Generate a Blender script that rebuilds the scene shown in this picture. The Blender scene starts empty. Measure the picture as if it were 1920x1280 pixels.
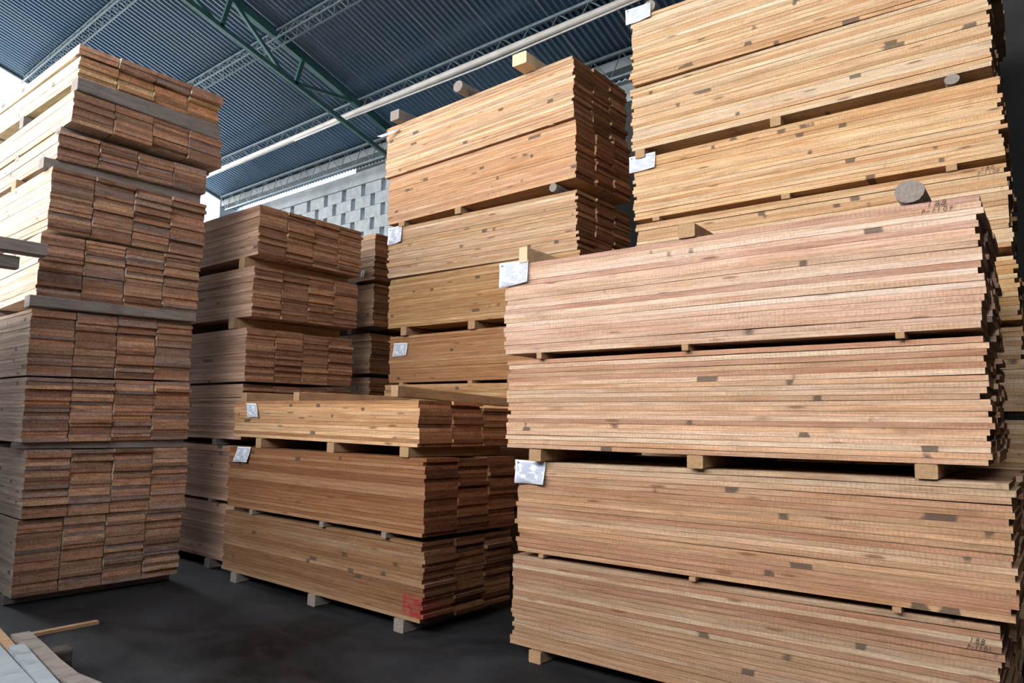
import bpy, math, random
from mathutils import Vector, Matrix
from mathutils.bvhtree import BVHTree
C = bpy.context.scene.collection
rnd = random.Random(7)

# ------------------------------------------------------------------ camera
F_PX, PITCH, ROLL, YAW, CAM_H = 1322.37, .11125, .015143, .684787, 1.4037
fw = Vector((-math.sin(YAW) * math.cos(PITCH), math.cos(YAW) * math.cos(PITCH), math.sin(PITCH)))
rt = Vector((math.cos(YAW), math.sin(YAW), 0))
up = rt.cross(fw)
r2 = rt * math.cos(ROLL) + up * math.sin(ROLL)
u2 = -rt * math.sin(ROLL) + up * math.cos(ROLL)
cam_data = bpy.data.cameras.new('camera')
cam = bpy.data.objects.new('camera', cam_data)
C.objects.link(cam)
m3 = Matrix((r2, u2, -fw)).transposed()
cam.matrix_world = Matrix.Translation((0, 0, CAM_H)) @ m3.to_4x4()
cam_data.sensor_width = 36
cam_data.lens = F_PX / 1920 * 36
cam_data.clip_start = .05
cam_data.clip_end = 200
bpy.context.scene.camera = cam

# ------------------------------------------------------------------ light
SKY = 8.0
world = bpy.data.worlds.new('world')
bpy.context.scene.world = world
world.use_nodes = True
wn = world.node_tree
wn.nodes.clear()
wo = wn.nodes.new('ShaderNodeOutputWorld')
wb = wn.nodes.new('ShaderNodeBackground')
wb.inputs[1].default_value = SKY
# hazy sky: cool and bright, with a warm glow added towards the open front to light the stacks
wtc = wn.nodes.new('ShaderNodeTexCoord')
wdot = wn.nodes.new('ShaderNodeVectorMath'); wdot.operation = 'DOT_PRODUCT'
wdot.inputs[1].default_value = Vector((-.30, -.88, .36)).normalized()
wn.links.new(wtc.outputs['Generated'], wdot.inputs[0])
wmr = wn.nodes.new('ShaderNodeMapRange')
wmr.inputs[1].default_value = .25; wmr.inputs[2].default_value = .95
wn.links.new(wdot.outputs['Value'], wmr.inputs[0])
wmx = wn.nodes.new('ShaderNodeMix'); wmx.data_type = 'RGBA'
wmx.inputs[6].default_value = (.72, .90, 1.08, 1)
wmx.inputs[7].default_value = (1.80, 1.70, 1.58, 1)
wn.links.new(wmr.outputs[0], wmx.inputs[0])
wn.links.new(wmx.outputs[2], wb.inputs[0])
wn.links.new(wb.outputs[0], wo.inputs[0])

sun_d = bpy.data.lights.new('sun', 'SUN')
sun_d.energy = 4.0
sun_d.angle = math.radians(2)
sun_d.color = (1.0, .93, .84)
sun = bpy.data.objects.new('sun', sun_d)
C.objects.link(sun)
sd = Vector((.22, -.10, -.95)).normalized()       # high sun that strikes the yard outside
sun.rotation_euler = sd.to_track_quat('-Z', 'Y').to_euler()
sun.location = (-22, 4, 30)

vs = bpy.context.scene.view_settings
vs.view_transform = 'Standard'
vs.look = 'None'
vs.gamma = 1
vs.use_curve_mapping = False
vs.exposure = 0.0

# ------------------------------------------------------------------ materials
def new_mat(name):
    m = bpy.data.materials.new(name)
    m.use_nodes = True
    nt = m.node_tree
    nt.nodes.clear()
    o = nt.nodes.new('ShaderNodeOutputMaterial')
    b = nt.nodes.new('ShaderNodeBsdfPrincipled')
    nt.links.new(b.outputs[0], o.inputs[0])
    return m, nt, b

class NT:
    """small node helper"""
    def __init__(s, nt): s.nt = nt
    def n(s, t, **k):
        x = s.nt.nodes.new(t)
        for a, v in k.items(): setattr(x, a, v)
        return x
    def l(s, a, b): s.nt.links.new(a, b)
    def val(s, x, sock):
        if hasattr(x, 'links'): s.l(x, sock)
        else: sock.default_value = x
    def math(s, op, a, b=0., clamp=False):
        x = s.n('ShaderNodeMath', operation=op, use_clamp=clamp)
        s.val(a, x.inputs[0]); s.val(b, x.inputs[1])
        return x.outputs[0]
    def vmul(s, a, v):
        x = s.n('ShaderNodeVectorMath', operation='MULTIPLY')
        s.l(a, x.inputs[0]); x.inputs[1].default_value = v
        return x.outputs[0]
    def noise(s, vec, scale, detail=2., rough=.5, dist=0.):
        x = s.n('ShaderNodeTexNoise')
        s.l(vec, x.inputs['Vector'])
        x.inputs['Scale'].default_value = scale; x.inputs['Detail'].default_value = detail
        x.inputs['Roughness'].default_value = rough; x.inputs['Distortion'].default_value = dist
        return x.outputs[0]
    def ramp(s, f, a, b, lo=0., hi=1.):
        x = s.n('ShaderNodeMapRange', clamp=True)
        s.val(f, x.inputs[0])
        x.inputs[1].default_value = a; x.inputs[2].default_value = b
        x.inputs[3].default_value = lo; x.inputs[4].default_value = hi
        return x.outputs[0]
    def mix(s, f, a, b, blend='MIX'):
        x = s.n('ShaderNodeMix', data_type='RGBA', blend_type=blend)
        s.val(f, x.inputs[0])
        s.val(a if hasattr(a, 'links') else (*a, 1), x.inputs[6])
        s.val(b if hasattr(b, 'links') else (*b, 1), x.inputs[7])
        return x.outputs[2]
    def bump(s, h, b, strength=.4, dist=.01):
        x = s.n('ShaderNodeBump')
        x.inputs['Strength'].default_value = strength; x.inputs['Distance'].default_value = dist
        s.l(h, x.inputs['Height']); s.l(x.outputs[0], b.inputs['Normal'])

def wood_material(red=False):
    m, nt, b = new_mat('sawn_wood_sprayed' if red else 'sawn_wood')
    h = NT(nt)
    at = h.n('ShaderNodeAttribute', attribute_name='bco').outputs['Vector']
    tint = h.n('ShaderNodeAttribute', attribute_name='tint').outputs['Color']
    endg = h.n('ShaderNodeAttribute', attribute_name='endg').outputs['Fac']
    # --- long grain on the sawn sides
    grain = h.noise(h.vmul(at, (1.3, 26, 60)), 3., 4., .6)
    g = h.math('MULTIPLY', h.ramp(grain, .3, .72, .62, 1.18), h.ramp(h.noise(h.vmul(at, (1, .6, 1.6)), 55., 3., .7), .3, .7, .86, 1.12))
    col = h.mix(1., tint, h.mix(1., g, (1, 1, 1), 'MULTIPLY'), 'MULTIPLY')
    broad = h.noise(h.vmul(at, (1.1, 5, 9)), 1.6, 2.)
    col = h.mix(h.ramp(broad, .48, .74, 0., .55), col, h.mix(1., col, (.74, .50, .33), 'MULTIPLY'))
    pale = h.noise(h.vmul(at, (.8, 7, 13)), 2.3, 1.)
    col = h.mix(h.ramp(pale, .56, .72, 0., .5), col, h.mix(1., col, (1.22, 1.32, 1.42), 'MULTIPLY'))
    # fine cross saw marks, in bands
    w = h.n('ShaderNodeTexWave', wave_type='BANDS', bands_direction='X', wave_profile='SAW')
    sv = h.n('ShaderNodeVectorMath', operation='MULTIPLY'); h.l(at, sv.inputs[0]); sv.inputs[1].default_value = (1, .3, .45)
    h.l(sv.outputs[0], w.inputs['Vector'])
    w.inputs['Scale'].default_value = 16; w.inputs['Distortion'].default_value = 5.5
    w.inputs['Detail'].default_value = 3; w.inputs['Detail Scale'].default_value = 2.2
    band = h.ramp(h.noise(h.vmul(at, (1.4, 3, 9)), 1.5, 1.), .46, .62)
    saw = h.math('MULTIPLY', h.ramp(w.outputs[1], .55, 1.), band)
    col = h.mix(h.math('MULTIPLY', saw, .32), col, h.mix(1., col, (.50, .33, .22), 'MULTIPLY'))
    # short hard dark stains that stop at the board
    st = h.noise(h.vmul(at, (5.2, .6, 1.6)), 1., 1., .4)
    edge = h.noise(at, 70., 2.)
    stm = h.ramp(h.math('ADD', st, h.math('MULTIPLY', edge, .03)), .735, .755)
    col = h.mix(h.math('MULTIPLY', stm, .78), col, (.055, .047, .042))
    st2 = h.noise(h.vmul(at, (3.1, .5, 5)), 1.3, 2., .5)
    col = h.mix(h.ramp(st2, .66, .80, 0., .6), col, (.22, .13, .075))
    # knots
    v = h.n('ShaderNodeTexVoronoi'); h.l(h.vmul(at, (2.3, 5, 13)), v.inputs['Vector']); v.inputs['Scale'].default_value = 1.
    kn = h.ramp(v.outputs['Distance'], .07, .14, 1., 0.)
    col = h.mix(h.math('MULTIPLY', kn, .75), col, (.15, .07, .035))
    # --- end grain
    eg = h.noise(h.vmul(at, (0, 9, 90)), 1.4, 3., .6)
    er = h.noise(h.vmul(at, (0, 26, 20)), 2.6, 4., .7)
    blot = h.noise(h.vmul(at, (0, 2.5, 5)), 3., 2.)
    ec = h.mix(1., tint, h.mix(1., h.math('MULTIPLY', h.ramp(eg, .25, .75, .74, 1.22), h.ramp(er, .3, .7, .62, 1.4)), (1, 1, 1), 'MULTIPLY'), 'MULTIPLY')
    ec = h.mix(h.ramp(blot, .5, .7, 0., .55), ec, h.mix(1., ec, (.55, .38, .28), 'MULTIPLY'))
    ec = h.mix(h.ramp(h.noise(h.vmul(at, (0, 14, 60)), 3.3, 2.), .64, .74, 0., .5), ec, (.42, .33, .27))
    col = h.mix(endg, col, ec)
    if red:
        pos = h.n('ShaderNodeNewGeometry').outputs['Position']
        sx = h.n('ShaderNodeSeparateXYZ'); h.l(pos, sx.inputs[0])
        mx = h.math('MULTIPLY', h.ramp(sx.outputs[0], -3.63, -3.585), h.ramp(sx.outputs[2], .105, .125))
        mz = h.math('MULTIPLY', h.ramp(sx.outputs[2], .262, .24), h.ramp(sx.outputs[1], 3.52, 3.31))
        nz = h.ramp(h.noise(pos, 26., 2.), .36, .58, .25, 1.)
        msk = h.math('MULTIPLY', h.math('MULTIPLY', mx, mz), nz, True)
        col = h.mix(h.math('MULTIPLY', msk, .85), col, (.30, .018, .035))
    h.l(col, b.inputs['Base Color'])
    b.inputs['Roughness'].default_value = .82
    b.inputs['Specular IOR Level'].default_value = .18
    hh = h.math('ADD', grain, h.math('MULTIPLY', saw, -.8))
    h.bump(hh, b, .35, .004)
    return m

def plain(name, colr, rough=.6, metal=0., nscale=6., namt=.25, bump=0., spec=.4):
    m, nt, b = new_mat(name)
    h = NT(nt)
    tc = h.n('ShaderNodeTexCoord').outputs['Object']
    nz = h.noise(tc, nscale, 5., .6)
    dark = tuple(c * (1 - namt) for c in colr); lite = tuple(min(1, c * (1 + namt)) for c in colr)
    h.l(h.mix(h.ramp(nz, .3, .7), dark, lite), b.inputs['Base Color'])
    b.inputs['Roughness'].default_value = rough; b.inputs['Metallic'].default_value = metal
    b.inputs['Specular IOR Level'].default_value = spec
    if bump: h.bump(nz, b, bump, .01)
    return m

def timber_material(name, c1, c2):
    m, nt, b = new_mat(name)
    h = NT(nt)
    tc = h.n('ShaderNodeTexCoord').outputs['Object']
    g = h.noise(h.vmul(tc, (40, 4, 40)), 1.5, 5., .65)
    c = h.mix(h.ramp(g, .3, .7), c1, c2)
    c = h.mix(h.ramp(h.noise(tc, 9., 2.), .55, .75, 0., .5), c, tuple(x * .5 for x in c1))
    h.l(c, b.inputs['Base Color'])
    b.inputs['Roughness'].default_value = .85; b.inputs['Specular IOR Level'].default_value = .2
    h.bump(g, b, .5, .006)
    return m

def floor_material():
    m, nt, b = new_mat('dark_concrete')
    h = NT(nt)
    tc = h.n('ShaderNodeTexCoord').outputs['Object']
    n1 = h.noise(tc, .9, 6., .65, .5)
    c = h.mix(h.ramp(n1, .38, .62), (.003, .0035, .0045), (.032, .035, .043))
    n2 = h.noise(h.vmul(tc, (1, 3.5, 1)), 1.7, 5., .7, 1.2)
    c = h.mix(h.ramp(n2, .5, .75, 0., .6), c, (.045, .038, .036))
    n3 = h.noise(tc, 60., 3., .7)
    c = h.mix(h.ramp(n3, .70, .78, 0., .5), c, (.16, .15, .14))
    h.l(c, b.inputs['Base Color'])
    h.l(h.ramp(n1, .3, .7, .6, .85), b.inputs['Roughness'])
    b.inputs['Specular IOR Level'].default_value = .22
    h.bump(h.noise(tc, 35., 5., .7), b, .35, .006)
    return m

def roof_material():
    m, nt, b = new_mat('corrugated_sheet_metal')
    h = NT(nt)
    tc = h.n('ShaderNodeTexCoord').outputs['Object']
    sx = h.n('ShaderNodeSeparateXYZ'); h.l(tc, sx.inputs[0])
    cell = h.math('FLOOR', h.math('DIVIDE', sx.outputs[0], .765))
    wn_ = h.n('ShaderNodeTexWhiteNoise', noise_dimensions='1D'); h.l(cell, wn_.inputs['W'])
    base = h.mix(wn_.outputs['Value'], (.062, .118, .195), (.082, .14, .215))
    nz = h.noise(h.vmul(tc, (1, .35, 1)), 2.2, 4., .6)
    base = h.mix(h.ramp(nz, .45, .7, 0., .5), base, (.10, .14, .16))
    fr = h.math('FRACT', h.math('DIVIDE', sx.outputs[0], .765))
    lap = h.math('LESS_THAN', fr, .045)
    base = h.mix(h.math('MULTIPLY', lap, .6), base, (.26, .28, .28))
    h.l(base, b.inputs['Base Color'])
    b.inputs['Roughness'].default_value = .27
    b.inputs['Metallic'].default_value = .65
    b.inputs['Specular IOR Level'].default_value = .6
    return m

def paper_material():
    m, nt, b = new_mat('printed_paper')
    h = NT(nt)
    uv = h.n('ShaderNodeUVMap').outputs[0]
    sp = h.n('ShaderNodeSeparateXYZ'); h.l(uv, sp.inputs[0])
    n1 = h.noise(h.vmul(uv, (46, 46, 1)), 1., 1.5, .6)
    area = h.math('MULTIPLY', h.ramp(h.noise(h.vmul(uv, (4, 5, 1)), 1., 1.), .36, .5),
                  h.math('MULTIPLY', h.math('MULTIPLY', h.ramp(sp.outputs[0], .04, .09), h.ramp(sp.outputs[0], .97, .92)),
                         h.math('MULTIPLY', h.ramp(sp.outputs[1], .06, .1), h.ramp(sp.outputs[1], .95, .9))))
    ink = h.math('MULTIPLY', h.ramp(n1, .46, .50), area)
    c = h.mix(h.math('MULTIPLY', ink, .8), (.80, .85, .93), (.10, .20, .45))
    lx = h.math('MULTIPLY', h.math('LESS_THAN', h.math('ABSOLUTE', h.math('SUBTRACT', sp.outputs[0], .1)), .035),
                h.math('LESS_THAN', h.math('ABSOLUTE', h.math('SUBTRACT', sp.outputs[1], .88)), .035))
    c = h.mix(lx, c, (.05, .09, .2))
    h.l(c, b.inputs['Base Color'])
    b.inputs['Roughness'].default_value = .6
    return m

M = dict(
    wood=wood_material(), wood_red=wood_material(True), floor=floor_material(), roof=roof_material(), paper=paper_material(),
    steel=plain('grey_painted_steel', (.10, .135, .155), .45, .3, 8, .2),
    green=plain('green_painted_steel', (.030, .085, .085), .5, .2, 6, .25),
    pipe=plain('white_painted_pipe', (.36, .35, .34), .45, 0, 5, .15),
    concrete=plain('bare_concrete', (.20, .225, .245), .9, 0, 3, .22, .3, .2),
    block=plain('concrete_block', (.21, .235, .255), .92, 0, 9, .2, .4, .2),
    darkwall=plain('dark_wall', (.02, .021, .022), .9, 0, 3, .3),
    ground=plain('pale_yard', (.30, .29, .27), .9, 0, .6, .15),
    timber=timber_material('tan_timber', (.34, .21, .12), (.48, .32, .19)),
    timber_dark=timber_material('dark_timber', (.05, .042, .04), (.10, .085, .08)),
    timber_pale=timber_material('pale_timber', (.62, .47, .30), (.74, .58, .40)),
    timber_grey=timber_material('weathered_timber', (.19, .165, .155), (.33, .29, .27)),
    plank=timber_material('bleached_plank', (.27, .33, .375), (.38, .44, .48)),
    ink=plain('black_ink', (.03, .025, .03), .7),
    chalk=plain('white_chalk', (.45, .42, .38), .9),
    cable=plain('green_cable', (.01, .13, .09), .5),
    darksteel=plain('dark_gutter', (.06, .08, .09), .6, .2),
)

# ------------------------------------------------------------------ helpers
def link(o, parent=None):
    C.objects.link(o)
    if parent: o.parent = parent
    return o
def mesh_obj(name, V, Fc, mat, parent=None, origin=None, smooth=False):
    origin = Vector(origin) if origin is not None else Vector((0, 0, 0))
    me = bpy.data.meshes.new(name)
    me.from_pydata([tuple(Vector(v) - origin) for v in V], [], Fc)
    me.materials.append(mat)
    if smooth:
        for p in me.polygons: p.use_smooth = True
    me.update()
    o = bpy.data.objects.new(name, me)
    o.location = origin if parent is None else origin - parent.location
    return link(o, parent)
def tag(o, label=None, cat=None, group=None, kind=None):
    if label: o['label'] = label
    if cat: o['category'] = cat
    if group: o['group'] = group
    if kind: o['kind'] = kind
    return o
def empty(name, loc):
    o = bpy.data.objects.new(name, None)
    o.location = loc; o.empty_display_size = .1
    return link(o)
BOXF = [(0, 3, 2, 1), (4, 5, 6, 7), (0, 1, 5, 4), (1, 2, 6, 5), (2, 3, 7, 6), (3, 0, 4, 7)]
def box_vf(x0, x1, y0, y1, z0, z1):
    V = [(x0, y0, z0), (x1, y0, z0), (x1, y1, z0), (x0, y1, z0), (x0, y0, z1), (x1, y0, z1), (x1, y1, z1), (x0, y1, z1)]
    return V, list(BOXF)
def box(name, b, mat, parent=None):
    V, Fc = box_vf(*b)
    return mesh_obj(name, V, Fc, mat, parent, origin=((b[0] + b[1]) / 2, (b[2] + b[3]) / 2, b[4]))
def frame_of(d):
    d = d.normalized()
    a = Vector((0, 0, 1)) if abs(d.z) < .9 else Vector((1, 0, 0))
    s = d.cross(a).normalized()
    return s, s.cross(d).normalized()
def bar_vf(p, q, w, hgt=None, n=4, rot=0.):
    """prism from p to q, n-sided, w wide and hgt high"""
    p = Vector(p); q = Vector(q); hgt = hgt or w
    s, t = frame_of(q - p)
    V = []
    for c in (p, q):
        for i in range(n):
            a = 2 * math.pi * (i + .5) / n + rot
            k = 1 / math.cos(math.pi / n) if n == 4 else 1
            V.append(c + s * (math.cos(a) * w / 2 * k) + t * (math.sin(a) * hgt / 2 * k))
    Fc = [tuple(range(n))[::-1], tuple(range(n, 2 * n))] + [(i, (i + 1) % n, n + (i + 1) % n, n + i) for i in range(n)]
    return V, Fc
def bar(name, p, q, w, mat, parent=None, hgt=None, n=4):
    V, Fc = bar_vf(p, q, w, hgt, n)
    return mesh_obj(name, V, Fc, mat, parent, origin=p, smooth=False)
def merge(parts):
    V, Fc = [], []
    for v, f in parts:
        k = len(V); V += list(v); Fc += [tuple(i + k for i in x) for x in f]
    return V, Fc
def tube_vf(pts, r, n=8):
    pts = [Vector(p) for p in pts]
    V = []; Fc = []
    for i, p in enumerate(pts):
        d = (pts[min(i + 1, len(pts) - 1)] - pts[max(i - 1, 0)])
        s, t = frame_of(d)
        for k in range(n):
            a = 2 * math.pi * k / n
            V.append(p + s * math.cos(a) * r + t * math.sin(a) * r)
    for i in range(len(pts) - 1):
        for k in range(n):
            Fc.append((i * n + k, i * n + (k + 1) % n, (i + 1) * n + (k + 1) % n, (i + 1) * n + k))
    Fc.append(tuple(range(n))[::-1]); Fc.append(tuple(range((len(pts) - 1) * n, len(pts) * n)))
    return V, Fc

# ------------------------------------------------------------------ the building
XL, XR, YW = -13.35, 3.2, 7.3
def roof_z(y): return 8.0 - .32 * y if y > RIDGE else 8.0 - .32 * RIDGE - .32 * (RIDGE - y)
RIDGE = -1.5
FRONT = -4.5
tag(box('floor', (XL - .4, XR + .2, FRONT - 1, YW + .4, -.12, 0), M['floor']), kind='structure')
V, Fc = merge([box_vf(-60, XL - .4, -60, 60, -.3, -.02), box_vf(XL - .4, 40, -60, FRONT - 1, -.3, -.02), box_vf(XL - .4, 40, YW + .4, 60, -.3, -.02)])
tag(mesh_obj('ground', V, Fc, M['ground']), kind='structure')
# corrugated roof
pitch, amp, nper = .085, .010, 10
nx = int((XR + .3 - XL) / pitch * nper)
ys = [FRONT, RIDGE, 7.36]
V = []; Fc = []
for i in range(nx + 1):
    x = XL + i * pitch / nper
    dz = amp * math.cos(2 * math.pi * i / nper)
    for y in ys: V.append((x, y, roof_z(y) + dz + .012))
for i in range(nx):
    for j in range(2):
        a = i * 3 + j
        Fc.append((a, a + 1, a + 4, a + 3))
tag(mesh_obj('ceiling', V, Fc, M['roof'], smooth=True), kind='structure')
# flashing at the gable edge
V, Fc = merge([bar_vf((XL, ys[1], roof_z(ys[1]) + .01), (XL, ys[2], roof_z(ys[2]) + .01), .05, .09),
               bar_vf((XL, ys[0], roof_z(ys[0]) + .01), (XL, ys[1], roof_z(ys[1]) + .01), .05, .09)])
tag(mesh_obj('trim_1', V, Fc, M['steel']), kind='structure')
# eave gutter that closes the gap at the right part of the back wall
tag(box('trim_2', (-9.55, XR, 7.37, 7.62, 5.50, 5.70), M['darksteel']), kind='structure')
# upper eave beam
tag(box('trim_3', (XL - .5, XR, 7.02, 7.26, 5.62, 5.745), M['concrete']), kind='structure')
# wall cap beam
tag(box('trim_4', (XL + .02, XR, 7.28, 7.52, 5.31, 5.54), M['concrete']), kind='structure')
# pierced block wall
def block_wall():
    parts = []
    top = 5.31; ch = .2; n = 10
    for r in range(n):
        z1 = top - r * (ch + .004) - .004; z0 = z1 - ch
        x = XL + .05 + (.255 if r % 2 else 0)
        while x < -4.5:
            parts.append(box_vf(x, x + .40, YW + rnd.uniform(0, .006), YW + .19, z0, z1)); x += .515
    parts.append(box_vf(XL, -4.5, YW + .02, YW + .18, 0, top - n * (ch + .004)))
    # solid remainder right of the pierced panel
    return merge(parts)
V, Fc = block_wall()
tag(mesh_obj('wall_back', V, Fc, M['block']), kind='structure')
tag(box('wall_front_shading', (XL, XR, FRONT - .2, FRONT, 0, 4.6), M['darkwall']), kind='structure')  # added out of view to shade the lower packs from the front sky
tag(box('wall_back_right', (-4.5, XR, YW, YW + .19, 0, 5.31), M['darkwall']), kind='structure')
tag(box('wall_right', (XR, XR + .2, FRONT, YW + .2, 0, 9), M['darkwall']), kind='structure')  # unseen wall, put in to keep the right-facing board ends dark
# corner column
col = box('trim_5', (-13.98, -13.4, 7.0, 7.5, 0, 5.95), M['concrete'])
tag(col, kind='structure')

# lattice purlins ---------------------------------------------------
def purlin(y, x0, x1, depth, step, label, w=.03, web=.014, twin=False):
    zt = roof_z(y) - .02
    root = empty('lattice_purlin', (x0, y, zt - depth))
    tag(root, label, 'roof beam', 'lattice purlins under the roof')
    bar('top_chord', (x0, y, zt), (x1, y, zt), w, M['steel'], root, w)
    if twin:
        bar('bottom_chord', (x0 + step / 2, y - .07, zt - depth), (x1, y - .07, zt - depth), w * .6, M['steel'], root)
        bar('bottom_chord', (x0 + step / 2, y + .07, zt - depth), (x1, y + .07, zt - depth), w * .6, M['steel'], root)
    else:
        bar('bottom_chord', (x0 + step / 2, y, zt - depth), (x1, y, zt - depth), w * .8, M['steel'], root)
    n = min(46, int((x1 - x0) / step))
    for i in range(n):
        xa = x0 + i * step
        offs = (-.07, .07) if twin else (0,)
        V, Fc = merge([bar_vf((xa, y, zt), (xa + step * .62, y + o, zt - depth), web, n=6) for o in offs] +
                      [bar_vf((xa + step * .62, y + o, zt - depth), (xa + step, y, zt), web, n=6) for o in offs])
        mesh_obj('web_bar', V, Fc, M['steel'], root, origin=(xa, y, zt - depth))
    return root
purlin(3.45, XL + .1, XR, .16, .24, 'leftmost lattice purlin, sunlit, above the left stack by the roof edge', twin=True)
purlin(4.80, XL + .1, XR, .17, .26, 'lattice purlin second from the left, crossing the green rafter truss near the top edge', twin=True)
purlin(6.17, XL + .1, XR, .20, .42, 'lattice purlin running just above the long pale pipe', .035)
purlin(6.93, XL + .1, XR, .30, .40, 'lattice purlin nearest the back wall, beside the concrete eave beam', .035)
# purlins above the camera keep the roof up behind the frame
purlin(2.1, XL + .1, XR, .16, .40, 'lattice purlin out above the front of the hall')

# long pipe and thin conduit
pp = [(-13.2, 6.03, 5.70), (-10.5, 6.03, 5.715), (-8.0, 6.03, 5.735), (-5.5, 6.03, 5.735), (XR, 6.03, 5.73)]
V, Fc = tube_vf(pp, .045, 12)
tag(mesh_obj('ceiling_pipe', V, Fc, M['pipe'], smooth=True), 'long pale pipe hung under the roof, passing left to right behind the middle stack', 'pipe')
V, Fc = tube_vf([(-9.3, 5.99, 5.655), (-8.0, 5.99, 5.66), (-5.5, 5.99, 5.625), (-3.3, 5.99, 5.66), (XR, 5.99, 5.66)], .011, 8)
tag(mesh_obj('conduit', V, Fc, M['pipe'], smooth=True), 'thin pale conduit hanging just below the long ceiling pipe', 'pipe')

# green rafter truss ------------------------------------------------
XT = -8.0
root = empty('rafter_truss', (XT, RIDGE, 0))
tag(root, 'dark green steel rafter truss sloping down under the roof between left and middle stacks', 'roof beam')
tz = lambda y: roof_z(y) - .09
lz = lambda y: 7.36 - .297 * y if y > 0 else 7.36
bar('top_chord', (XT, RIDGE, tz(RIDGE)), (XT, 7.1, tz(7.1)), .07, M['green'], root, .09)
bar('bottom_chord', (XT, RIDGE, 7.36 - .297 * RIDGE), (XT, 7.0, 7.36 - .297 * 7.0), .05, M['green'], root, .06)
for y in (-.6, .9, 2.4, 4.05, 5.12):
    bar('post', (XT, y + .1, tz(y + .1)), (XT, y, 7.36 - .297 * y), .05, M['green'], root)
for a, b_ in ((-.5, .9), (1.0, 2.4), (2.5, 4.0)):
    bar('diagonal', (XT, a, tz(a)), (XT, b_, 7.36 - .297 * b_), .04, M['green'], root)
bar('diagonal', (XT, 4.16, tz(4.16)), (XT, 4.95, 7.36 - .297 * 4.95), .045, M['green'], root)
bar('diagonal', (XT, 5.08, 7.36 - .297 * 5.08), (XT, 6.1, tz(6.1)), .045, M['green'], root)
for x in (XT - 4.6, XT + 5.0):
    pass

# things seen past the end of the wall
V, Fc = tube_vf([(-13.36, 6.0, 6.07), (-13.5, 6.3, 5.78), (-13.75, 6.75, 5.42), (-13.97, 7.0, 5.16)], .010, 6)
tag(mesh_obj('green_cable', V, Fc, M['cable'], smooth=True), 'thin green cable against the bright sky beyond the left stack', 'cable')
V, Fc = bar_vf((-16.6, 8.2, 6.05), (-14.2, 8.2, 5.1), .09, .09)
tag(mesh_obj('roof_rail', V, Fc, M['steel']), 'grey sloping rail outdoors below the green cable', 'rail')

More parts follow.
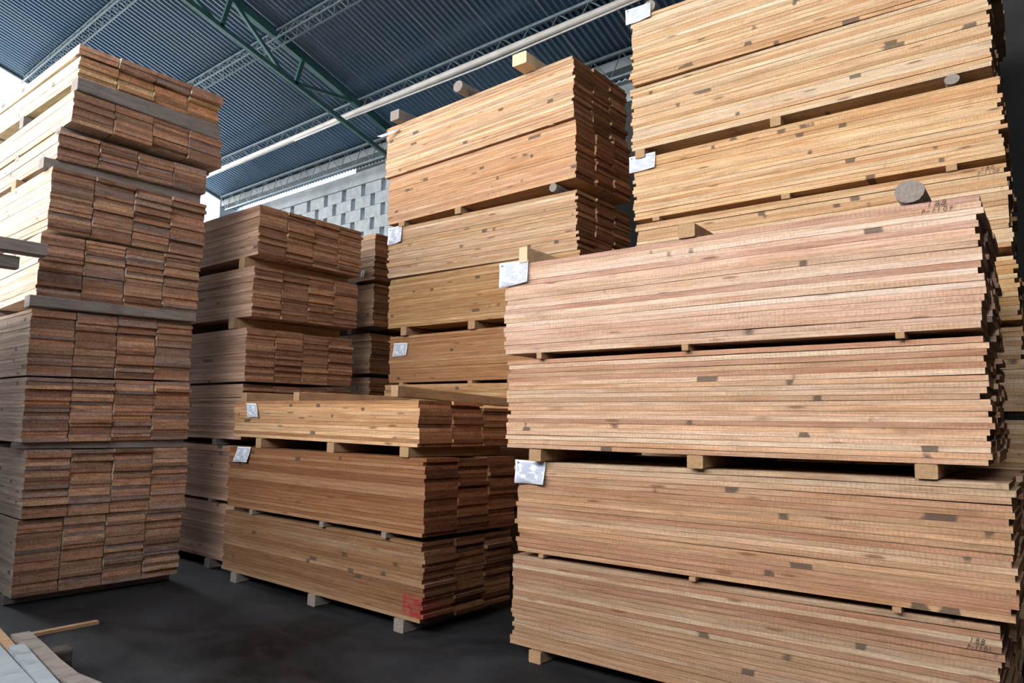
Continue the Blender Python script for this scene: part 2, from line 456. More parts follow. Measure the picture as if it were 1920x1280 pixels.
# ------------------------------------------------------------------ boards
# name, x, y (near right corner of the pack), bottom, top, yaw, length, width, rise along length, rise along depth, columns, boards high
PACKS = [
 ('A1', -0.305, 3.424, 1.809, 2.37, 0.032, 2.483, 1.22, -0.002, 0.0, 4, 20),
 ('A2', -0.313, 3.45, 1.249, 1.782, 0.033, 2.47, 1.22, -0.014, 0.0, 4, 21),
 ('A3', -0.261, 3.448, 0.647, 1.187, 0.01, 2.473, 1.22, -0.024, 0.0, 4, 20),
 ('A4', -0.323, 3.474, 0.088, 0.622, 0.017, 2.446, 1.22, -0.019, 0.0, 4, 20),
 ('D1', -3.468, 3.281, 1.214, 1.529, -0.039, 2.51, 1.22, 0.011, 0.0, 4, 12),
 ('D2', -3.4, 3.281, 0.635, 1.146, -0.018, 2.53, 0.932, -0.01, -0.011, 3, 19),
 ('D3', -3.422, 3.307, 0.089, 0.595, -0.009, 2.53, 0.9, -0.009, -0.004, 3, 19),
 ('C1', -3.369, 4.926, 4.061, 4.636, -0.01, 2.513, 0.915, -0.022, 0.0, 3, 19),
 ('C2', -3.348, 4.949, 3.517, 4.046, -0.015, 2.508, 0.915, -0.006, 0.0, 3, 18),
 ('C3', -3.363, 4.991, 2.882, 3.427, 0.001, 2.475, 0.915, 0.033, 0.0, 3, 19),
 ('C4', -3.328, 4.983, 2.344, 2.877, -0.007, 2.488, 0.915, 0.02, 0.0, 3, 18),
 ('C5', -3.327, 4.992, 1.778, 2.272, -0.017, 2.488, 0.915, 0.003, 0.0, 3, 17),
 ('C6', -3.33, 4.98, 1.22, 1.74, -0.005, 2.49, 0.915, 0.02, 0.0, 3, 18),
 ('C7', -3.33, 4.99, 0.66, 1.16, 0.0, 2.49, 0.915, 0.0, 0.0, 3, 18),
 ('C8', -3.33, 4.99, 0.09, 0.60, 0.0, 2.49, 0.915, 0.0, 0.0, 3, 18),
 ('B1', -0.275, 5.1, 4.182, 4.777, 0.058, 2.523, 1.22, 0.004, 0.0, 4, 21),
 ('B2', -0.339, 5.083, 3.637, 4.178, 0.037, 2.479, 1.22, 0.001, 0.0, 4, 19),
 ('B3', -0.312, 5.095, 3.055, 3.569, 0.036, 2.498, 1.22, -0.007, 0.0, 4, 18),
 ('B4', -0.296, 5.102, 2.489, 3.009, 0.041, 2.494, 1.22, 0.006, 0.0, 4, 18),
 ('B5', -0.286, 5.096, 2.04, 2.43, 0.039, 2.499, 1.22, 0.0, 0.0, 4, 14),
 ('B6', -0.272, 5.10, 1.50, 2.00, 0.035, 2.5, 1.22, 0.0, 0.0, 4, 18),
 ('B7', -0.262, 5.10, .95, 1.45, 0.035, 2.5, 1.22, 0.0, 0.0, 4, 18),
 ('B8', -0.262, 5.10, .09, .88, 0.035, 2.5, 1.22, 0.0, 0.0, 4, 28),
 ('E0', -6.055, 1.925, 4.256, 4.335, 0.012, 2.499, 1.215, 0.008, 0.012, 4, 2),
 ('E1', -6.108, 1.945, 4.051, 4.249, 0.018, 2.499, 1.194, 0.008, 0.012, 4, 6),
 ('E2', -6.062, 1.913, 3.688, 3.945, -0.002, 2.499, 1.238, 0.0, -0.025, 4, 8),
 ('E3', -6.132, 1.857, 3.388, 3.612, -0.007, 2.499, 1.198, 0.0, 0.018, 4, 7),
 ('E4', -6.1, 1.824, 2.803, 3.3, -0.006, 2.499, 1.232, 0.003, 0.001, 4, 17),
 ('E5', -6.118, 1.794, 2.288, 2.779, -0.043, 2.499, 1.225, -0.017, 0.008, 4, 17),
 ('E6', -6.119, 1.779, 1.683, 2.197, -0.017, 2.499, 1.226, 0.003, 0.021, 4, 18),
 ('E7', -6.11, 1.782, 1.186, 1.677, -0.023, 2.499, 1.233, 0.0, 0.013, 4, 17),
 ('E8', -6.117, 1.826, 0.629, 1.139, -0.011, 2.499, 1.218, 0.0, -0.012, 4, 17),
 ('E9', -6.133, 1.815, 0.067, 0.619, -0.025, 2.499, 1.207, 0.01, -0.003, 4, 18),
 ('F1', -5.946, 3.499, 2.913, 3.403, 0.005, 2.499, 1.215, -0.006, -0.011, 4, 16),
 ('F2', -5.952, 3.475, 2.326, 2.802, 0.007, 2.498, 1.221, 0.025, 0.017, 4, 16),
 ('F3', -5.985, 3.456, 1.722, 2.225, -0.001, 2.499, 1.223, 0.0, 0.007, 4, 17),
 ('F4', -6.02, 3.47, 1.19, 1.70, 0.0, 2.5, 1.22, 0.0, 0.0, 4, 17),
 ('F5', -6.04, 3.46, .63, 1.13, 0.0, 2.5, 1.22, 0.0, 0.0, 4, 17),
 ('F6', -6.05, 3.47, .085, .60, 0.0, 2.5, 1.22, 0.0, 0.0, 4, 17),
 ('H1', -5.85, 0.30, 1.86, 2.43, 0.0, 2.5, 1.10, 0.0, 0.0, 4, 20),
 ('H2', -5.85, 0.30, 1.27, 1.80, 0.0, 2.5, 1.10, 0.0, 0.0, 4, 19),
 ('H3', -5.85, 0.30, 0.68, 1.21, 0.0, 2.5, 1.10, 0.0, 0.0, 4, 19),
 ('H4', -5.85, 0.30, 0.09, 0.62, 0.0, 2.5, 1.10, 0.0, 0.0, 4, 19),
 ('G1', -6.157, 5.067, 2.961, 3.489, -0.0, 2.5, .915, 0.0, 0.0, 3, 18),
 ('G2', -6.10, 5.03, 2.42, 2.90, 0.0, 2.5, .915, 0.0, 0.0, 3, 16),
 ('G3', -6.16, 5.06, 1.90, 2.35, 0.0, 2.5, .915, 0.0, 0.0, 3, 15),
 ('G4', -6.16, 5.06, 1.33, 1.86, 0.0, 2.5, .915, 0.0, 0.0, 3, 17),
 ('G5', -6.16, 5.06, .72, 1.26, 0.0, 2.5, .915, 0.0, 0.0, 3, 17),
 ('G6', -6.16, 5.06, .09, .64, 0.0, 2.5, .915, 0.0, 0.0, 3, 17),
]
STACK = {'H': 'stack beyond the left edge', 'A': 'near right stack', 'B': 'tall stack at upper right', 'C': 'tall middle stack', 'D': 'low front stack',
         'E': 'leftmost stack', 'F': 'brown stack behind leftmost', 'G': 'narrow stack left of middle'}
ORD = ['', 'first', 'second', 'third', 'fourth', 'fifth', 'sixth', 'seventh', 'eighth', 'ninth', 'tenth', 'eleventh', 'twelfth',
       'thirteenth', 'fourteenth', 'fifteenth', 'sixteenth', 'seventeenth', 'eighteenth', 'nineteenth', 'twentieth',
       'twenty-first', 'twenty-second', 'twenty-third', 'twenty-fourth', 'twenty-fifth', 'twenty-sixth', 'twenty-seventh', 'twenty-eighth']
def pack_word(n):
    s = n[0]; i = int(n[1:]) + (1 if s == 'E' else 0)
    last = max(int(p[0][1:]) for p in PACKS if p[0][0] == s) + (1 if s == 'E' else 0)
    return 'top pack' if i == 1 else ('bottom pack' if i == last else ORD[i] + ' pack')
# side and end colours of the timber, by stack
PAL = {
 'A': ([(.64, .44, .34), (.60, .42, .31), (.70, .53, .43), (.56, .35, .27), (.66, .46, .34), (.74, .60, .50)], [(.26, .13, .065), (.34, .18, .09)]),
 'B': ([(.60, .42, .26), (.66, .50, .34), (.55, .35, .20), (.63, .45, .28), (.68, .54, .40)], [(.20, .11, .06), (.26, .15, .08)]),
 'C': ([(.60, .41, .26), (.55, .36, .21), (.66, .49, .34), (.57, .38, .25)], [(.24, .11, .055), (.17, .075, .04), (.32, .16, .08)]),
 'D': ([(.36, .205, .11), (.42, .255, .145), (.31, .17, .09), (.46, .30, .185)], [(.24, .105, .055), (.16, .07, .04), (.32, .15, .08)]),  # side tints darkened to stand in for the shade on this low stack
 'E': ([(.62, .50, .40), (.70, .58, .47), (.55, .43, .33)], [(.36, .205, .14), (.28, .16, .11), (.44, .27, .17), (.31, .22, .19), (.40, .21, .13)]),
 'F': ([(.46, .29, .205), (.54, .36, .26), (.38, .24, .17)], [(.30, .165, .10), (.24, .13, .085), (.34, .20, .12)]),
 'H': ([(.46, .34, .25)], [(.30, .18, .11)]),
 'G': ([(.62, .42, .26), (.45, .30, .20)], [(.26, .11, .05), (.20, .09, .045)]),
}
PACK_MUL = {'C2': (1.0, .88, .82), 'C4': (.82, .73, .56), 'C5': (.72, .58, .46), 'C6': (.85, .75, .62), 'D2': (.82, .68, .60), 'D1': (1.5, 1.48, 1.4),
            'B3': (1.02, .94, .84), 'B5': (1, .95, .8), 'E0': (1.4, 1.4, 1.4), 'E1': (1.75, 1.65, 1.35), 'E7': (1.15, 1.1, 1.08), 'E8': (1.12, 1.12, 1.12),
            'E3': (.95, .95, 1.0), 'E9': (1.0, 1.02, 1.05), 'A4': (.68, .62, .53), 'A3': (.79, .70, .58), 'A2': (.93, .86, .76), 'D3': (.74, .72, .70)}  # lower A and D packs darkened to paint in the light's falloff towards the floor
def tone(c):
    lum = (c[0] + c[1] + c[2]) / 3
    rg = c[0] / max(c[1], .01)
    if lum > .56: return 'pale'
    if rg > 1.58: return 'reddish'
    if rg > 1.47: return 'orange-tan'
    if lum < .36: return 'brown'
    return 'tan'

class Board: pass
boards = []
TOPZ = {}      # (pack, column) -> top surface function, for things laid on the stacks
def smooth_noise(rg, n, a):
    k = [rg.uniform(-1, 1) for _ in range(4)]
    out = []
    for i in range(n):
        t = i / (n - 1) * 3
        j = min(2, int(t)); f = t - j; f = f * f * (3 - 2 * f)
        out.append(a * (k[j] * (1 - f) + k[j + 1] * f))
    return out
for P in PACKS:
    name, px, py, zb, zt, yaw, L, W, tx, ty, nc, nb = P
    ux = Vector((math.cos(yaw), math.sin(yaw), 0)); uy = Vector((-math.sin(yaw), math.cos(yaw), 0))
    rg = random.Random(sum(ord(ch) * 31 ** k for k, ch in enumerate(name)))
    ns = 9
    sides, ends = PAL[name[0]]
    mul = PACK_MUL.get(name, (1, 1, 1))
    cw = W / nc
    rough_end = .018 if name[0] in 'ABCD' else .017
    for c in range(nc):
        th = [rg.uniform(.93, 1.07) for _ in range(nb)]
        gaps = []
        for b in range(nb):
            base = rg.uniform(.0006, .0019)
            g = [base] * ns
            if rg.random() < .16:        # a warped board stands off over part of its length
                a = rg.uniform(.002, .0055); f0 = rg.uniform(-.2, 1.2); wd = rg.uniform(.3, .8)
                g = [base + a * max(0, 1 - abs((i / (ns - 1) - f0) / wd)) for i in range(ns)]
            gaps.append(g)
        tot = zt - zb
        if name == 'D1' and c >= 2: tot -= .038
        if name == 'C1' and c == 2: tot += .02
        if name == 'F1' and c == 1: tot -= .012
        # rest everything on a common floor, thickness scaled so that the mid column closes
        lift0 = max(sum(gaps[b][i] for b in range(nb)) for i in range(ns))
        scale = (tot - lift0) / sum(th)
        z = [0.] * ns
        for b in range(nb):
            B = Board()
            B.pack, B.col, B.row, B.nb = name, c, b, nb
            t = th[b] * scale
            zl = [z[i] + gaps[b][i] for i in range(ns)]
            zh = [v + t for v in zl]
            z = zh
            s0 = rg.gauss(0, rough_end * .6); s0 = max(-.03, min(.03, s0))
            s1 = L + max(-.03, min(.03, rg.gauss(0, rough_end * .6)))
            cg = .0015 if name[0] not in 'EF' else .003
            y0 = cw * c + cg + (rg.uniform(-.0035, .0025) if c == 0 else rg.uniform(0, .002))
            y1 = cw * (c + 1) - cg - rg.uniform(0, .004)
            if c == nc - 1: y1 += rg.uniform(-.006, .006)
            wv = smooth_noise(rg, ns, .0012)
            V = []; bco = []
            off = Vector((rg.uniform(0, 80), rg.uniform(0, 80), rg.uniform(0, 80)))
            for i in range(ns):
                s = s0 + (s1 - s0) * i / (ns - 1)
                for (yy, zz) in ((y0 + wv[i], zl[i]), (y1, zl[i]), (y1, zh[i]), (y0 + wv[i], zh[i])):
                    p = Vector((px, py, zb)) - ux * s + uy * yy
                    p.z += zz + tx * s / L + ty * yy / W
                    V.append(p)
                    bco.append(off + Vector((s, yy, zz - zl[0])))
            Fc = []; fe = []
            for i in range(ns - 1):
                for k in range(4):
                    a = i * 4 + k; a2 = i * 4 + (k + 1) % 4
                    Fc.append((a, a + 4, a2 + 4, a2)); fe.append(0)
            Fc.append((0, 1, 2, 3)); fe.append(1)
            q = (ns - 1) * 4
            Fc.append((q + 3, q + 2, q + 1, q)); fe.append(1)
            B.V, B.F, B.fe, B.bco = V, Fc, fe, bco
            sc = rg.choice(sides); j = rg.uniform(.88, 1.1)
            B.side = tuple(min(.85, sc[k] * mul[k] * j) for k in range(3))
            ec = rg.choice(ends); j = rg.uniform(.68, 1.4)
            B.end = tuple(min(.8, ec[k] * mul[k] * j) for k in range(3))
            boards.append(B)
        TOPZ[(name, c)] = zb + max(z)

def board_mesh(nm, lst, origin, mats):
    V = []; Fc = []; fe = []; bco = []; tint = []; mi = []
    for B in lst:
        k = len(V)
        V += [tuple(v - origin) for v in B.V]
        Fc += [tuple(i + k for i in f) for f in B.F]
        fe += B.fe; bco += B.bco
        tint += [(B.end if e else B.side) for e in B.fe]
        mi += [B.mi] * len(B.F)
    me = bpy.data.meshes.new(nm)
    me.from_pydata(V, [], Fc)
    for m in mats: me.materials.append(m)
    if len(mats) > 1: me.polygons.foreach_set('material_index', mi)
    a = me.attributes.new('bco', 'FLOAT_VECTOR', 'POINT')
    a.data.foreach_set('vector', [x for v in bco for x in v])
    a = me.attributes.new('tint', 'FLOAT_COLOR', 'FACE')
    a.data.foreach_set('color', [x for t in tint for x in (*t, 1.)])
    a = me.attributes.new('endg', 'FLOAT', 'FACE')
    a.data.foreach_set('value', [float(e) for e in fe])
    me.update()
    return me

# which boards show largest to the camera: cast a grid of rays, count hits per board
allV = []; allF = []; owner = []
for bi, B in enumerate(boards):
    k = len(allV); allV += B.V; allF += [tuple(i + k for i in f) for f in B.F]; owner += [bi] * len(B.F)
bvh = BVHTree.FromPolygons(allV, allF)
hits = [0] * len(boards)
O = Vector((0, 0, CAM_H))
NXR, NYR = 480, 320
for j in range(NYR):
    for i in range(NXR):
        x = (i + .5) / NXR * 1920; y = (j + .5) / NYR * 1280
        d = fw + r2 * ((x - 960) / F_PX) - u2 * ((y - 640) / F_PX)
        h_ = bvh.ray_cast(O, d.normalized())
        if h_[2] is not None: hits[owner[h_[2]]] += 1
rank = sorted(range(len(boards)), key=lambda i: -hits[i])
chosen = set(rank[:300])
print('boards', len(boards), 'visible', sum(1 for h_ in hits if h_), 'cut at', hits[rank[299]])
rest = []
board_obj = {}
for bi, B in enumerate(boards):
    B.mi = 0
    if bi not in chosen:
        B.mi = 1 if (B.pack == 'D3' and B.row < 7 and B.col == 0) else 0
        rest.append(B); continue
    red = B.pack == 'D3' and B.row < 7
    org = B.V[0].copy()
    me = board_mesh('sawn_board', [B], org, [M['wood_red'] if red else M['wood']])
    o = bpy.data.objects.new('sawn_board', me)
    o.location = org
    link(o)
    frm = B.nb - B.row
    rowtxt = 'top board' if frm == 1 else ('bottom board' if B.row == 0 else ORD[frm] + ' board down')
    colw = ['', ' second column,', ' third column,', ' back column,'][B.col]
    tn = tone(B.side) if B.pack[0] not in 'EF' else 'weathered'
    tag(o, '%s sawn %s,%s in %s of %s' % (tn, rowtxt, colw, pack_word(B.pack), STACK[B.pack[0]]), 'board', 'sawn boards in the stacks')
    board_obj[(B.pack, B.col, B.row)] = o
me = board_mesh('sawn_board', rest, Vector((0, 0, 0)), [M['wood'], M['wood_red']])
o = link(bpy.data.objects.new('sawn_board', me))
tag(o, 'remaining sawn boards, mostly end-on and farther back in the stacks', 'board', 'sawn boards in the stacks', 'stuff')

# ------------------------------------------------------------------ bearers between the packs
PK = {p[0]: p for p in PACKS}
def pack_pt(n, s, t, z=None, top=True):
    _, px, py, zb, zt, yaw, L, W, tx, ty, nc, nb = PK[n]
    ux = Vector((math.cos(yaw), math.sin(yaw), 0)); uy = Vector((-math.sin(yaw), math.cos(yaw), 0))
    p = Vector((px, py, 0)) - ux * s + uy * t
    p.z = (zt if top else zb) + tx * s / L + ty * t / W
    return p
def s_of_x(n, x): return (PK[n][1] - x) / math.cos(PK[n][5])
def prism(name, a, b_, w, za0, za1, zb0, zb1, mat, label, cat='timber', group=None, rounded=False, nseg=1):
    """timber from a to b_ (xy), w wide; bottom/top heights at each end"""
    a = Vector((a[0], a[1], 0)); b_ = Vector((b_[0], b_[1], 0))
    d = (b_ - a).normalized(); s = Vector((-d.y, d.x, 0)) * (w / 2)
    rg = random.Random(label)
    n = 14 if rounded else 8
    V = []
    for k, (p, z0, z1) in enumerate(((a, za0, za1), (b_, zb0, zb1))):
        zc = (z0 + z1) / 2; hh = (z1 - z0) / 2
        for i in range(n):
            if rounded:
                an = 2 * math.pi * i / n
                r = 1 + (rg.uniform(-.05, 0))
                V.append(p + s * (math.cos(an) * r) + Vector((0, 0, zc + hh * math.sin(an) * r)))
            else:
                cx, cz = ((1, -.86), (1, .86), (.88, 1), (-.88, 1), (-1, .86), (-1, -.86), (-.88, -1), (.88, -1))[i]
                V.append(p + s * cx + Vector((0, 0, zc + hh * cz)))
    Fc = [tuple(range(n)), tuple(range(n, 2 * n))[::-1]] + [(i, n + i, n + (i + 1) % n, (i + 1) % n) for i in range(n)]
    o = mesh_obj(name, V, Fc, mat, origin=(a.x, a.y, min(za0, zb0)))
    return tag(o, label, cat, group)
def bearer(upper, lower, x, w, side, mat='timber', rounded=False, out=.012, depth=None, what=None):
    """timber lying across `lower`, carrying `upper`"""
    n = upper or lower
    s = s_of_x(n, x)
    W = depth or PK[n][7]
    a = pack_pt(n, s, -out); b_ = pack_pt(n, s, W - .02)
    def lo(t): return (pack_pt(lower, s_of_x(lower, x), t).z + .001) if lower else .0
    def hi(t): return pack_pt(upper, s, t, top=False).z - .001
    wn_ = 'log' if rounded else ('stick' if w < .045 else 'bearer')
    label = '%s %s under %s of %s, %s' % ({'timber': 'tan', 'timber_grey': 'grey', 'timber_pale': 'pale'}[mat], what or ('timber ' + wn_), pack_word(upper), STACK[upper[0]], side)
    return prism('timber_bearer', a, b_, w, lo(0), hi(0), lo(W), hi(W), M[mat], label, 'timber', 'bearers between the packs', rounded)
def bearer_set(upper, lower, xs, w=.09, mat='timber', **k):
    names = ['right end', 'midway', 'left end'] if len(xs) == 3 else ['right end', 'left end']
    for x, sd_ in zip(sorted(xs, reverse=True), names):
        bearer(upper, lower, x, w, sd_, mat, **k)
bearer_set('A2', 'A3', (-2.56, -1.565, -.545), .085)
bearer_set('A1', 'A2', (-2.52, -1.6, -.615), .035)
bearer_set('A3', 'A4', (-2.545, -1.6, -.68), .035)
bearer_set('A4', None, (-2.59, -1.55, -.55), .085)
bearer_set('D1', 'D2', (-5.51, -4.455, -3.60), .09, depth=.92)
bearer_set('D2', 'D3', (-5.5, -4.5, -3.78), .05, 'timber_grey', depth=.9)
bearer_set('D3', None, (-5.73, -4.605, -3.625), .095, 'timber_grey')
bearer('C2', 'C3', -3.59, .085, 'right end', 'timber_grey', True)
bearer('C2', 'C3', -4.775, .08, 'midway')
bearer('C2', 'C3', -5.62, .09, 'left end')
bearer_set('C1', 'C2', (-5.5, -4.6, -3.6), .05)
bearer_set('C4', 'C5', (-5.55, -4.577, -3.6), .09)
bearer_set('C5', 'C6', (-5.6, -4.6, -3.6), .06)
bearer_set('C6', 'C7', (-5.6, -4.6, -3.6), .08)
bearer_set('C7', 'C8', (-5.6, -4.6, -3.6), .08)
bearer_set('C8', None, (-5.6, -4.6, -3.6), .08)
bearer('B2', 'B3', -.553, .09, 'right end', 'timber_grey', True)
bearer('B2', 'B3', -1.652, .075, 'midway')
bearer('B2', 'B3', -2.742, .085, 'left end')
bearer_set('B3', 'B4', (-2.61, -1.6, -.584), .06)
bearer_set('B4', 'B5', (-2.61, -1.6, -.6), .07)
bearer_set('B5', 'B6', (-2.61, -1.6, -.6), .07)
bearer_set('B6', 'B7', (-2.61, -1.6, -.6), .07)
bearer_set('B7', 'B8', (-2.61, -1.6, -.6), .07)
bearer_set('B8', None, (-2.61, -1.6, -.6), .07)
# leftmost stack: broad grey timbers show at the end faces
bearer('E1', 'E2', -6.10, .13, 'right end', 'timber_grey', out=.02, what='broad timber plank')
bearer('E1', 'E2', -7.3, .1, 'midway', 'timber_grey')
bearer('E2', 'E3', -6.30, .12, 'right end', 'timber_grey')
bearer('E2', 'E3', -7.3, .1, 'midway', 'timber_grey')
bearer('E3', 'E4', -6.235, .11, 'right end', 'timber_grey', out=.07)
bearer('E3', 'E4', -7.05, .12, 'midway', 'timber', out=.03)
bearer('E5', 'E6', -6.16, .14, 'right end', 'timber_grey', out=.04, what='broad timber plank')
bearer('E5', 'E6', -7.3, .12, 'midway', 'timber_grey')
bearer('E7', 'E8', -6.20, .12, 'right end', 'timber_grey', out=.02)
bearer('E7', 'E8', -7.3, .12, 'midway', 'timber_grey')
bearer_set('E9', None, (-8.4, -7.3, -6.3), .1, 'timber_grey')
bearer('F1', 'F2', -6.18, .10, 'right end', 'timber', out=.02)
bearer('F1', 'F2', -7.3, .10, 'midway')
bearer('F2', 'F3', -6.26, .10, 'right end', 'timber', out=.02)
bearer('F2', 'F3', -7.3, .10, 'midway')
bearer('F4', 'F5', -6.45, .08, 'right end', 'timber_grey')
bearer('F4', 'F5', -7.4, .08, 'midway', 'timber_grey')
bearer('F5', 'F6', -6.45, .06, 'right end', 'timber_grey')
bearer('F5', 'F6', -7.4, .06, 'midway', 'timber_grey')
bearer_set('F6', None, (-8.2, -7.3, -6.45), .1, 'timber_grey')
for u_, l_ in (('G1', 'G2'), ('G2', 'G3'), ('G3', 'G4'), ('G4', 'G5'), ('G5', 'G6'), ('G6', None)):
    bearer_set(u_, l_, (-8.2, -6.5), .08, 'timber_grey')

for u_, l_ in (('H1', 'H2'), ('H2', 'H3'), ('H3', 'H4'), ('H4', None)):
    bearer_set(u_, l_, (-8.0, -6.2), .08, 'timber_grey')

# timbers left on top of the stacks
def top_timber(n, x, w, hgt, y0, y1, mat, label, rounded=False, dz=0., dx=0.):
    s = s_of_x(n, x)
    a = pack_pt(n, s, y0); b_ = pack_pt(n, s, y1)
    a.x += 0; b_.x += dx
    return prism('timber_block', a, b_, w, a.z + .001, a.z + hgt, b_.z + .001 + dz, b_.z + hgt + dz, M[mat], label, 'timber', None, rounded)
top_timber('A1', -2.645, .062, .095, -.015, 1.15, 'timber_pale', 'pale square timber on the near right stack, standing above its paper tag')
top_timber('A1', -1.585, .095, .075, -.012, 1.0, 'timber', 'tan square timber on the near right stack, in the middle of its top')
top_timber('A1', -.553, .12, .105, -.012, 1.1, 'timber_grey', 'grey round log end on the near right stack, beside the handwritten number', True)
top_timber('C1', -3.85, .16, .115, -.17, .58, 'timber_pale', 'thick pale square timber jutting from the top of the middle stack', dx=-.03)
top_timber('C1', -4.66, .13, .12, -.14, .58, 'timber_grey', 'grey round log in the middle of the top of the middle stack', True)
top_timber('C1', -5.65, .14, .11, -.10, .58, 'timber_grey', 'grey weathered timber at the left end of the top of the middle stack')
top_timber('B1', -2.64, .12, .11, .0, 1.0, 'timber_grey', 'grey log above the paper tag on top of the tall upper right stack', True)
top_timber('D1', -5.86, .10, .075, .02, 1.15, 'timber', 'brown timber lying on the low front stack, at its left end')
top_timber('D1', -5.0, .09, .07, .015, 1.15, 'timber', 'tan timber lying on the low front stack, in the middle', dx=.05)
o = prism('timber_block', (-3.745, 3.30), (-3.70, 4.47), .075, 1.556, 1.634, 1.514, 1.582, M['timber'], 'square timber with pale cut end, across the right end of the low front stack', 'timber')

# ------------------------------------------------------------------ papers
def face_y(n, x):
    return PK[n][2] + math.tan(PK[n][5]) * (x - PK[n][1])
def paper(n, pts, where, curl=.012, fold=0., outs=(0, 0, 0, 0)):
    """pts: four corners (x, z): top-left, top-right, bottom-right, bottom-left; outs: how far each corner stands off"""
    nu, nv = 8, 6
    V = []; uvs = []
    for j in range(nv + 1):
        v = j / nv
        for i in range(nu + 1):
            u = i / nu
            x = (pts[0][0] * (1 - u) + pts[1][0] * u) * (1 - v) + (pts[3][0] * (1 - u) + pts[2][0] * u) * v
            z = (pts[0][1] * (1 - u) + pts[1][1] * u) * (1 - v) + (pts[3][1] * (1 - u) + pts[2][1] * u) * v
            off = (outs[0] * (1 - u) + outs[1] * u) * (1 - v) + (outs[3] * (1 - u) + outs[2] * u) * v
            y = face_y(n, x) - .009 - off - curl * (math.sin(u * 3.2 + v * 1.7) ** 2) * v
            V.append((x, y, z)); uvs.append((u, 1 - v))
    Fc = [(j * (nu + 1) + i, (j + 1) * (nu + 1) + i, (j + 1) * (nu + 1) + i + 1, j * (nu + 1) + i + 1) for j in range(nv) for i in range(nu)]
    o = mesh_obj('paper_tag', V, Fc, M['paper'], origin=V[0], smooth=True)
    uvl = o.data.uv_layers.new(name='UVMap')
    for lp in o.data.loops: uvl.data[lp.index].uv = uvs[lp.vertex_index]
    md = o.modifiers.new('thick', 'SOLIDIFY'); md.thickness = .0006
    tag(o, 'white printed paper tag ' + where, 'paper tag', 'paper tags stapled to the packs')
paper('A1', [(-2.835, 2.385), (-2.61, 2.383), (-2.608, 2.245), (-2.826, 2.225)], 'on the upper left corner of the near right stack')
paper('A3', [(-2.748, 1.166), (-2.52, 1.162), (-2.522, 1.028), (-2.737, 1.026)], 'with curled edge, on the third pack of the near right stack', .02)
paper('B1', [(-2.85, 4.868), (-2.62, 4.862), (-2.616, 4.735), (-2.839, 4.727)], 'at the top left corner of the tall upper right stack')
paper('B3', [(-2.849, 3.594), (-2.611, 3.592), (-2.613, 3.460), (-2.84, 3.452)], 'on the third pack of the tall upper right stack')
paper('C1', [(-5.89, 4.48), (-5.70, 4.56), (-5.66, 4.53), (-5.82, 4.46)], 'folded over, sticking out at the top left of the middle stack', .01, outs=(.13, .0, .01, .10))
paper('C3', [(-5.84, 3.47), (-5.622, 3.475), (-5.612, 3.29), (-5.827, 3.277)], 'hanging past the left edge of middle stack, third pack', .02)
paper('C5', [(-5.734, 2.206), (-5.516, 2.198), (-5.526, 2.066), (-5.744, 2.055)], 'on the fifth pack of the middle stack')
paper('D1', [(-5.766, 1.519), (-5.593, 1.515), (-5.513, 1.400), (-5.691, 1.394)], 'hanging askew on the top pack of the low front stack', .02)
paper('D2', [(-5.777, 1.141), (-5.562, 1.144), (-5.59, 1.014), (-5.823, 1.006)], 'below the gap, on the second pack of the low front stack', .02)
paper('G1', [(-6.375, 3.077), (-6.300, 3.080), (-6.325, 2.996), (-6.372, 2.996)], 'that is tiny, on narrow stack', .006)

# ------------------------------------------------------------------ handwriting on board edges
GLY = {
 '1': [[(.35, 1), (.2, 0)]],
 '8': [[(.5 + .26 * math.sin(a), .76 + .22 * math.cos(a)) for a in [k * .5236 for k in range(13)]], [(.46 + .32 * math.sin(a), .27 + .26 * math.cos(a)) for a in [k * .5236 for k in range(13)]]],
 'P': [[(.3, .95), (.15, 0)], [(.28, .9), (.75, .85), (.7, .55), (.25, .45)]],
 '-': [[(.1, .4), (.6, .42)]],
 '0': [[(.48 + .30 * math.sin(a), .5 + .47 * math.cos(a)) for a in [k * .5236 for k in range(13)]]],
 '7': [[(.15, .9), (.75, .92), (.4, .0)], [(.25, .48), (.75, .52)]],
 '5': [[(.8, .95), (.4, .9), (.3, .6), (.7, .5), (.6, .1), (.15, .05)]],
}
def writing(n, row, txt, x0, x1, zc, hgt, slope=0., mat='ink', wd=.0013):
    key = (n, 0, row)
    par = board_obj.get(key)
    if par is None: return
    parts = []
    adv = (x1 - x0) / len(txt)
    for i, ch in enumerate(txt):
        for st in GLY[ch]:
            pts = []
            for (u, v) in st:
                x = x0 + adv * (i + u * .95) + (v - .5) * .004
                z = zc + slope * (x - x0) + (v - .5) * hgt
                pts.append(Vector((x, face_y(n, x) - .0075, z)))
            V, Fc = tube_vf(pts, wd, 5)
            parts.append((V, Fc))
    V, Fc = merge(parts)
    o = mesh_obj('handwritten_number', V, Fc, M[mat], par, origin=par.location)
    o['label'] = '%s number %s' % ('handwritten black', txt)
def row_at(n, z):
    best = None
    for B in boards:
        if B.pack == n and B.col == 0:
            zc = (B.V[0].z + B.V[3].z) / 2
            if best is None or abs(zc - z) < abs(best[0] - z): best = (zc, B.row)
    return best[1], best[0]
for n, zz, t1, t2, xa, xb, xc, xd in (('A1', 2.356, '188', 'P-1107', -.486, -.414, -.512, -.392),
                                      ('A4', .548, '188', 'P-1105', -.425, -.372, -.436, -.352),
                                      ('B4', 2.996, '180', 'P-1108', -.43, -.36, -.45, -.335)):
    r, zc = row_at(n, zz)
    writing(n, r, t1, xa, xb, zc, .021)
    writing(n, r - 1, t2, xc, xd, zc - .0275, .021)

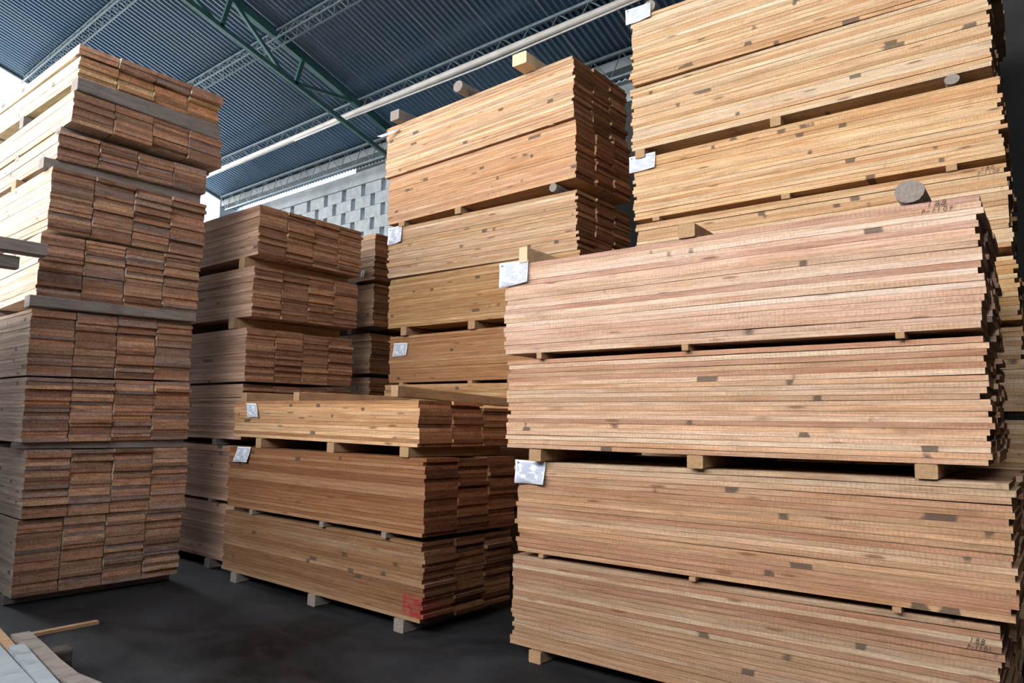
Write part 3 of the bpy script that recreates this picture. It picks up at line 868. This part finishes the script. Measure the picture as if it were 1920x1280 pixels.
# ------------------------------------------------------------------ things at the left edge and on the floor
g1 = prism('timber_bearer', (-5.93, .45), (-5.90, 1.765), .12, 2.533, 2.63, 2.543, 2.635, M['timber_grey'],
           'dark timber beam poking in from the left edge, upper of two', 'timber')
g2 = prism('timber_bearer', (-5.97, .4), (-5.95, 1.615), .10, 2.432, 2.53, 2.432, 2.52, M['timber_grey'],
           'short dark timber poking in from the left edge, lower of two', 'timber')
def plank(name, pts, w, t, mat, label, cat='board', axis=None):
    """bent plank through pts (centre line), w wide horizontally, t thick"""
    V = []; Fc = []
    pts = [Vector(p) for p in pts]
    for i, p in enumerate(pts):
        d = pts[min(i + 1, len(pts) - 1)] - pts[max(i - 1, 0)]
        s = Vector((-d.y, d.x, 0)).normalized() * (w / 2)
        V += [p - s, p + s, p + s + Vector((0, 0, t)), p - s + Vector((0, 0, t))]
    for i in range(len(pts) - 1):
        for k in range(4):
            a = i * 4 + k; a2 = i * 4 + (k + 1) % 4
            Fc.append((a, a2, a2 + 4, a + 4))
    q = (len(pts) - 1) * 4
    Fc += [(3, 2, 1, 0), (q, q + 1, q + 2, q + 3)]
    return tag(mesh_obj(name, V, Fc, mat, origin=pts[0]), label, cat)
plank('plank', [(-5.27, 1.64, .001), (-5.27, 2.08, .001)], .05, .02, M['timber'], 'thin pale stick lying alone on the dark floor at lower left', 'stick')
bz = .14
prism('timber_bearer', (-4.46, .2), (-4.40, 1.60), .12, .0, bz, .0, bz, M['timber_dark'], 'dark timber block on the floor under the pale planks', 'timber')
prism('timber_bearer', (-3.1, .2), (-3.1, 1.45), .12, .0, bz, .0, bz, M['timber_grey'], 'dark floor timber under the near end of the pale planks', 'timber')
plank('plank', [(-4.75, 1.47, bz + .002), (-4.4, 1.442, bz + .002), (-4.1, 1.41, bz + .003), (-3.81, 1.39, bz + .006), (-3.5, 1.415, bz + .012), (-3.0, 1.52, bz + .03)], .09, .03, M['timber_grey'], 'warped greyish brown plank at lower left, outermost of the planks')
plank('plank', [(-4.41, 1.35, bz + .034), (-3.6, 1.262, bz + .034), (-2.7, 1.165, bz + .034)], .07, .028, M['plank'], 'narrow bluish white plank at lower left, with its square end showing')
plank('plank', [(-4.9, 1.262, bz + .034), (-3.6, 1.150, bz + .034), (-2.6, 1.065, bz + .034)], .14, .028, M['plank'], 'broad bluish white plank in the bottom left corner')
plank('plank', [(-5.0, 1.33, bz + .002), (-3.8, 1.21, bz + .002), (-2.6, 1.10, bz + .002)], .20, .03, M['timber'], 'orange-brown plank below the bluish white planks')
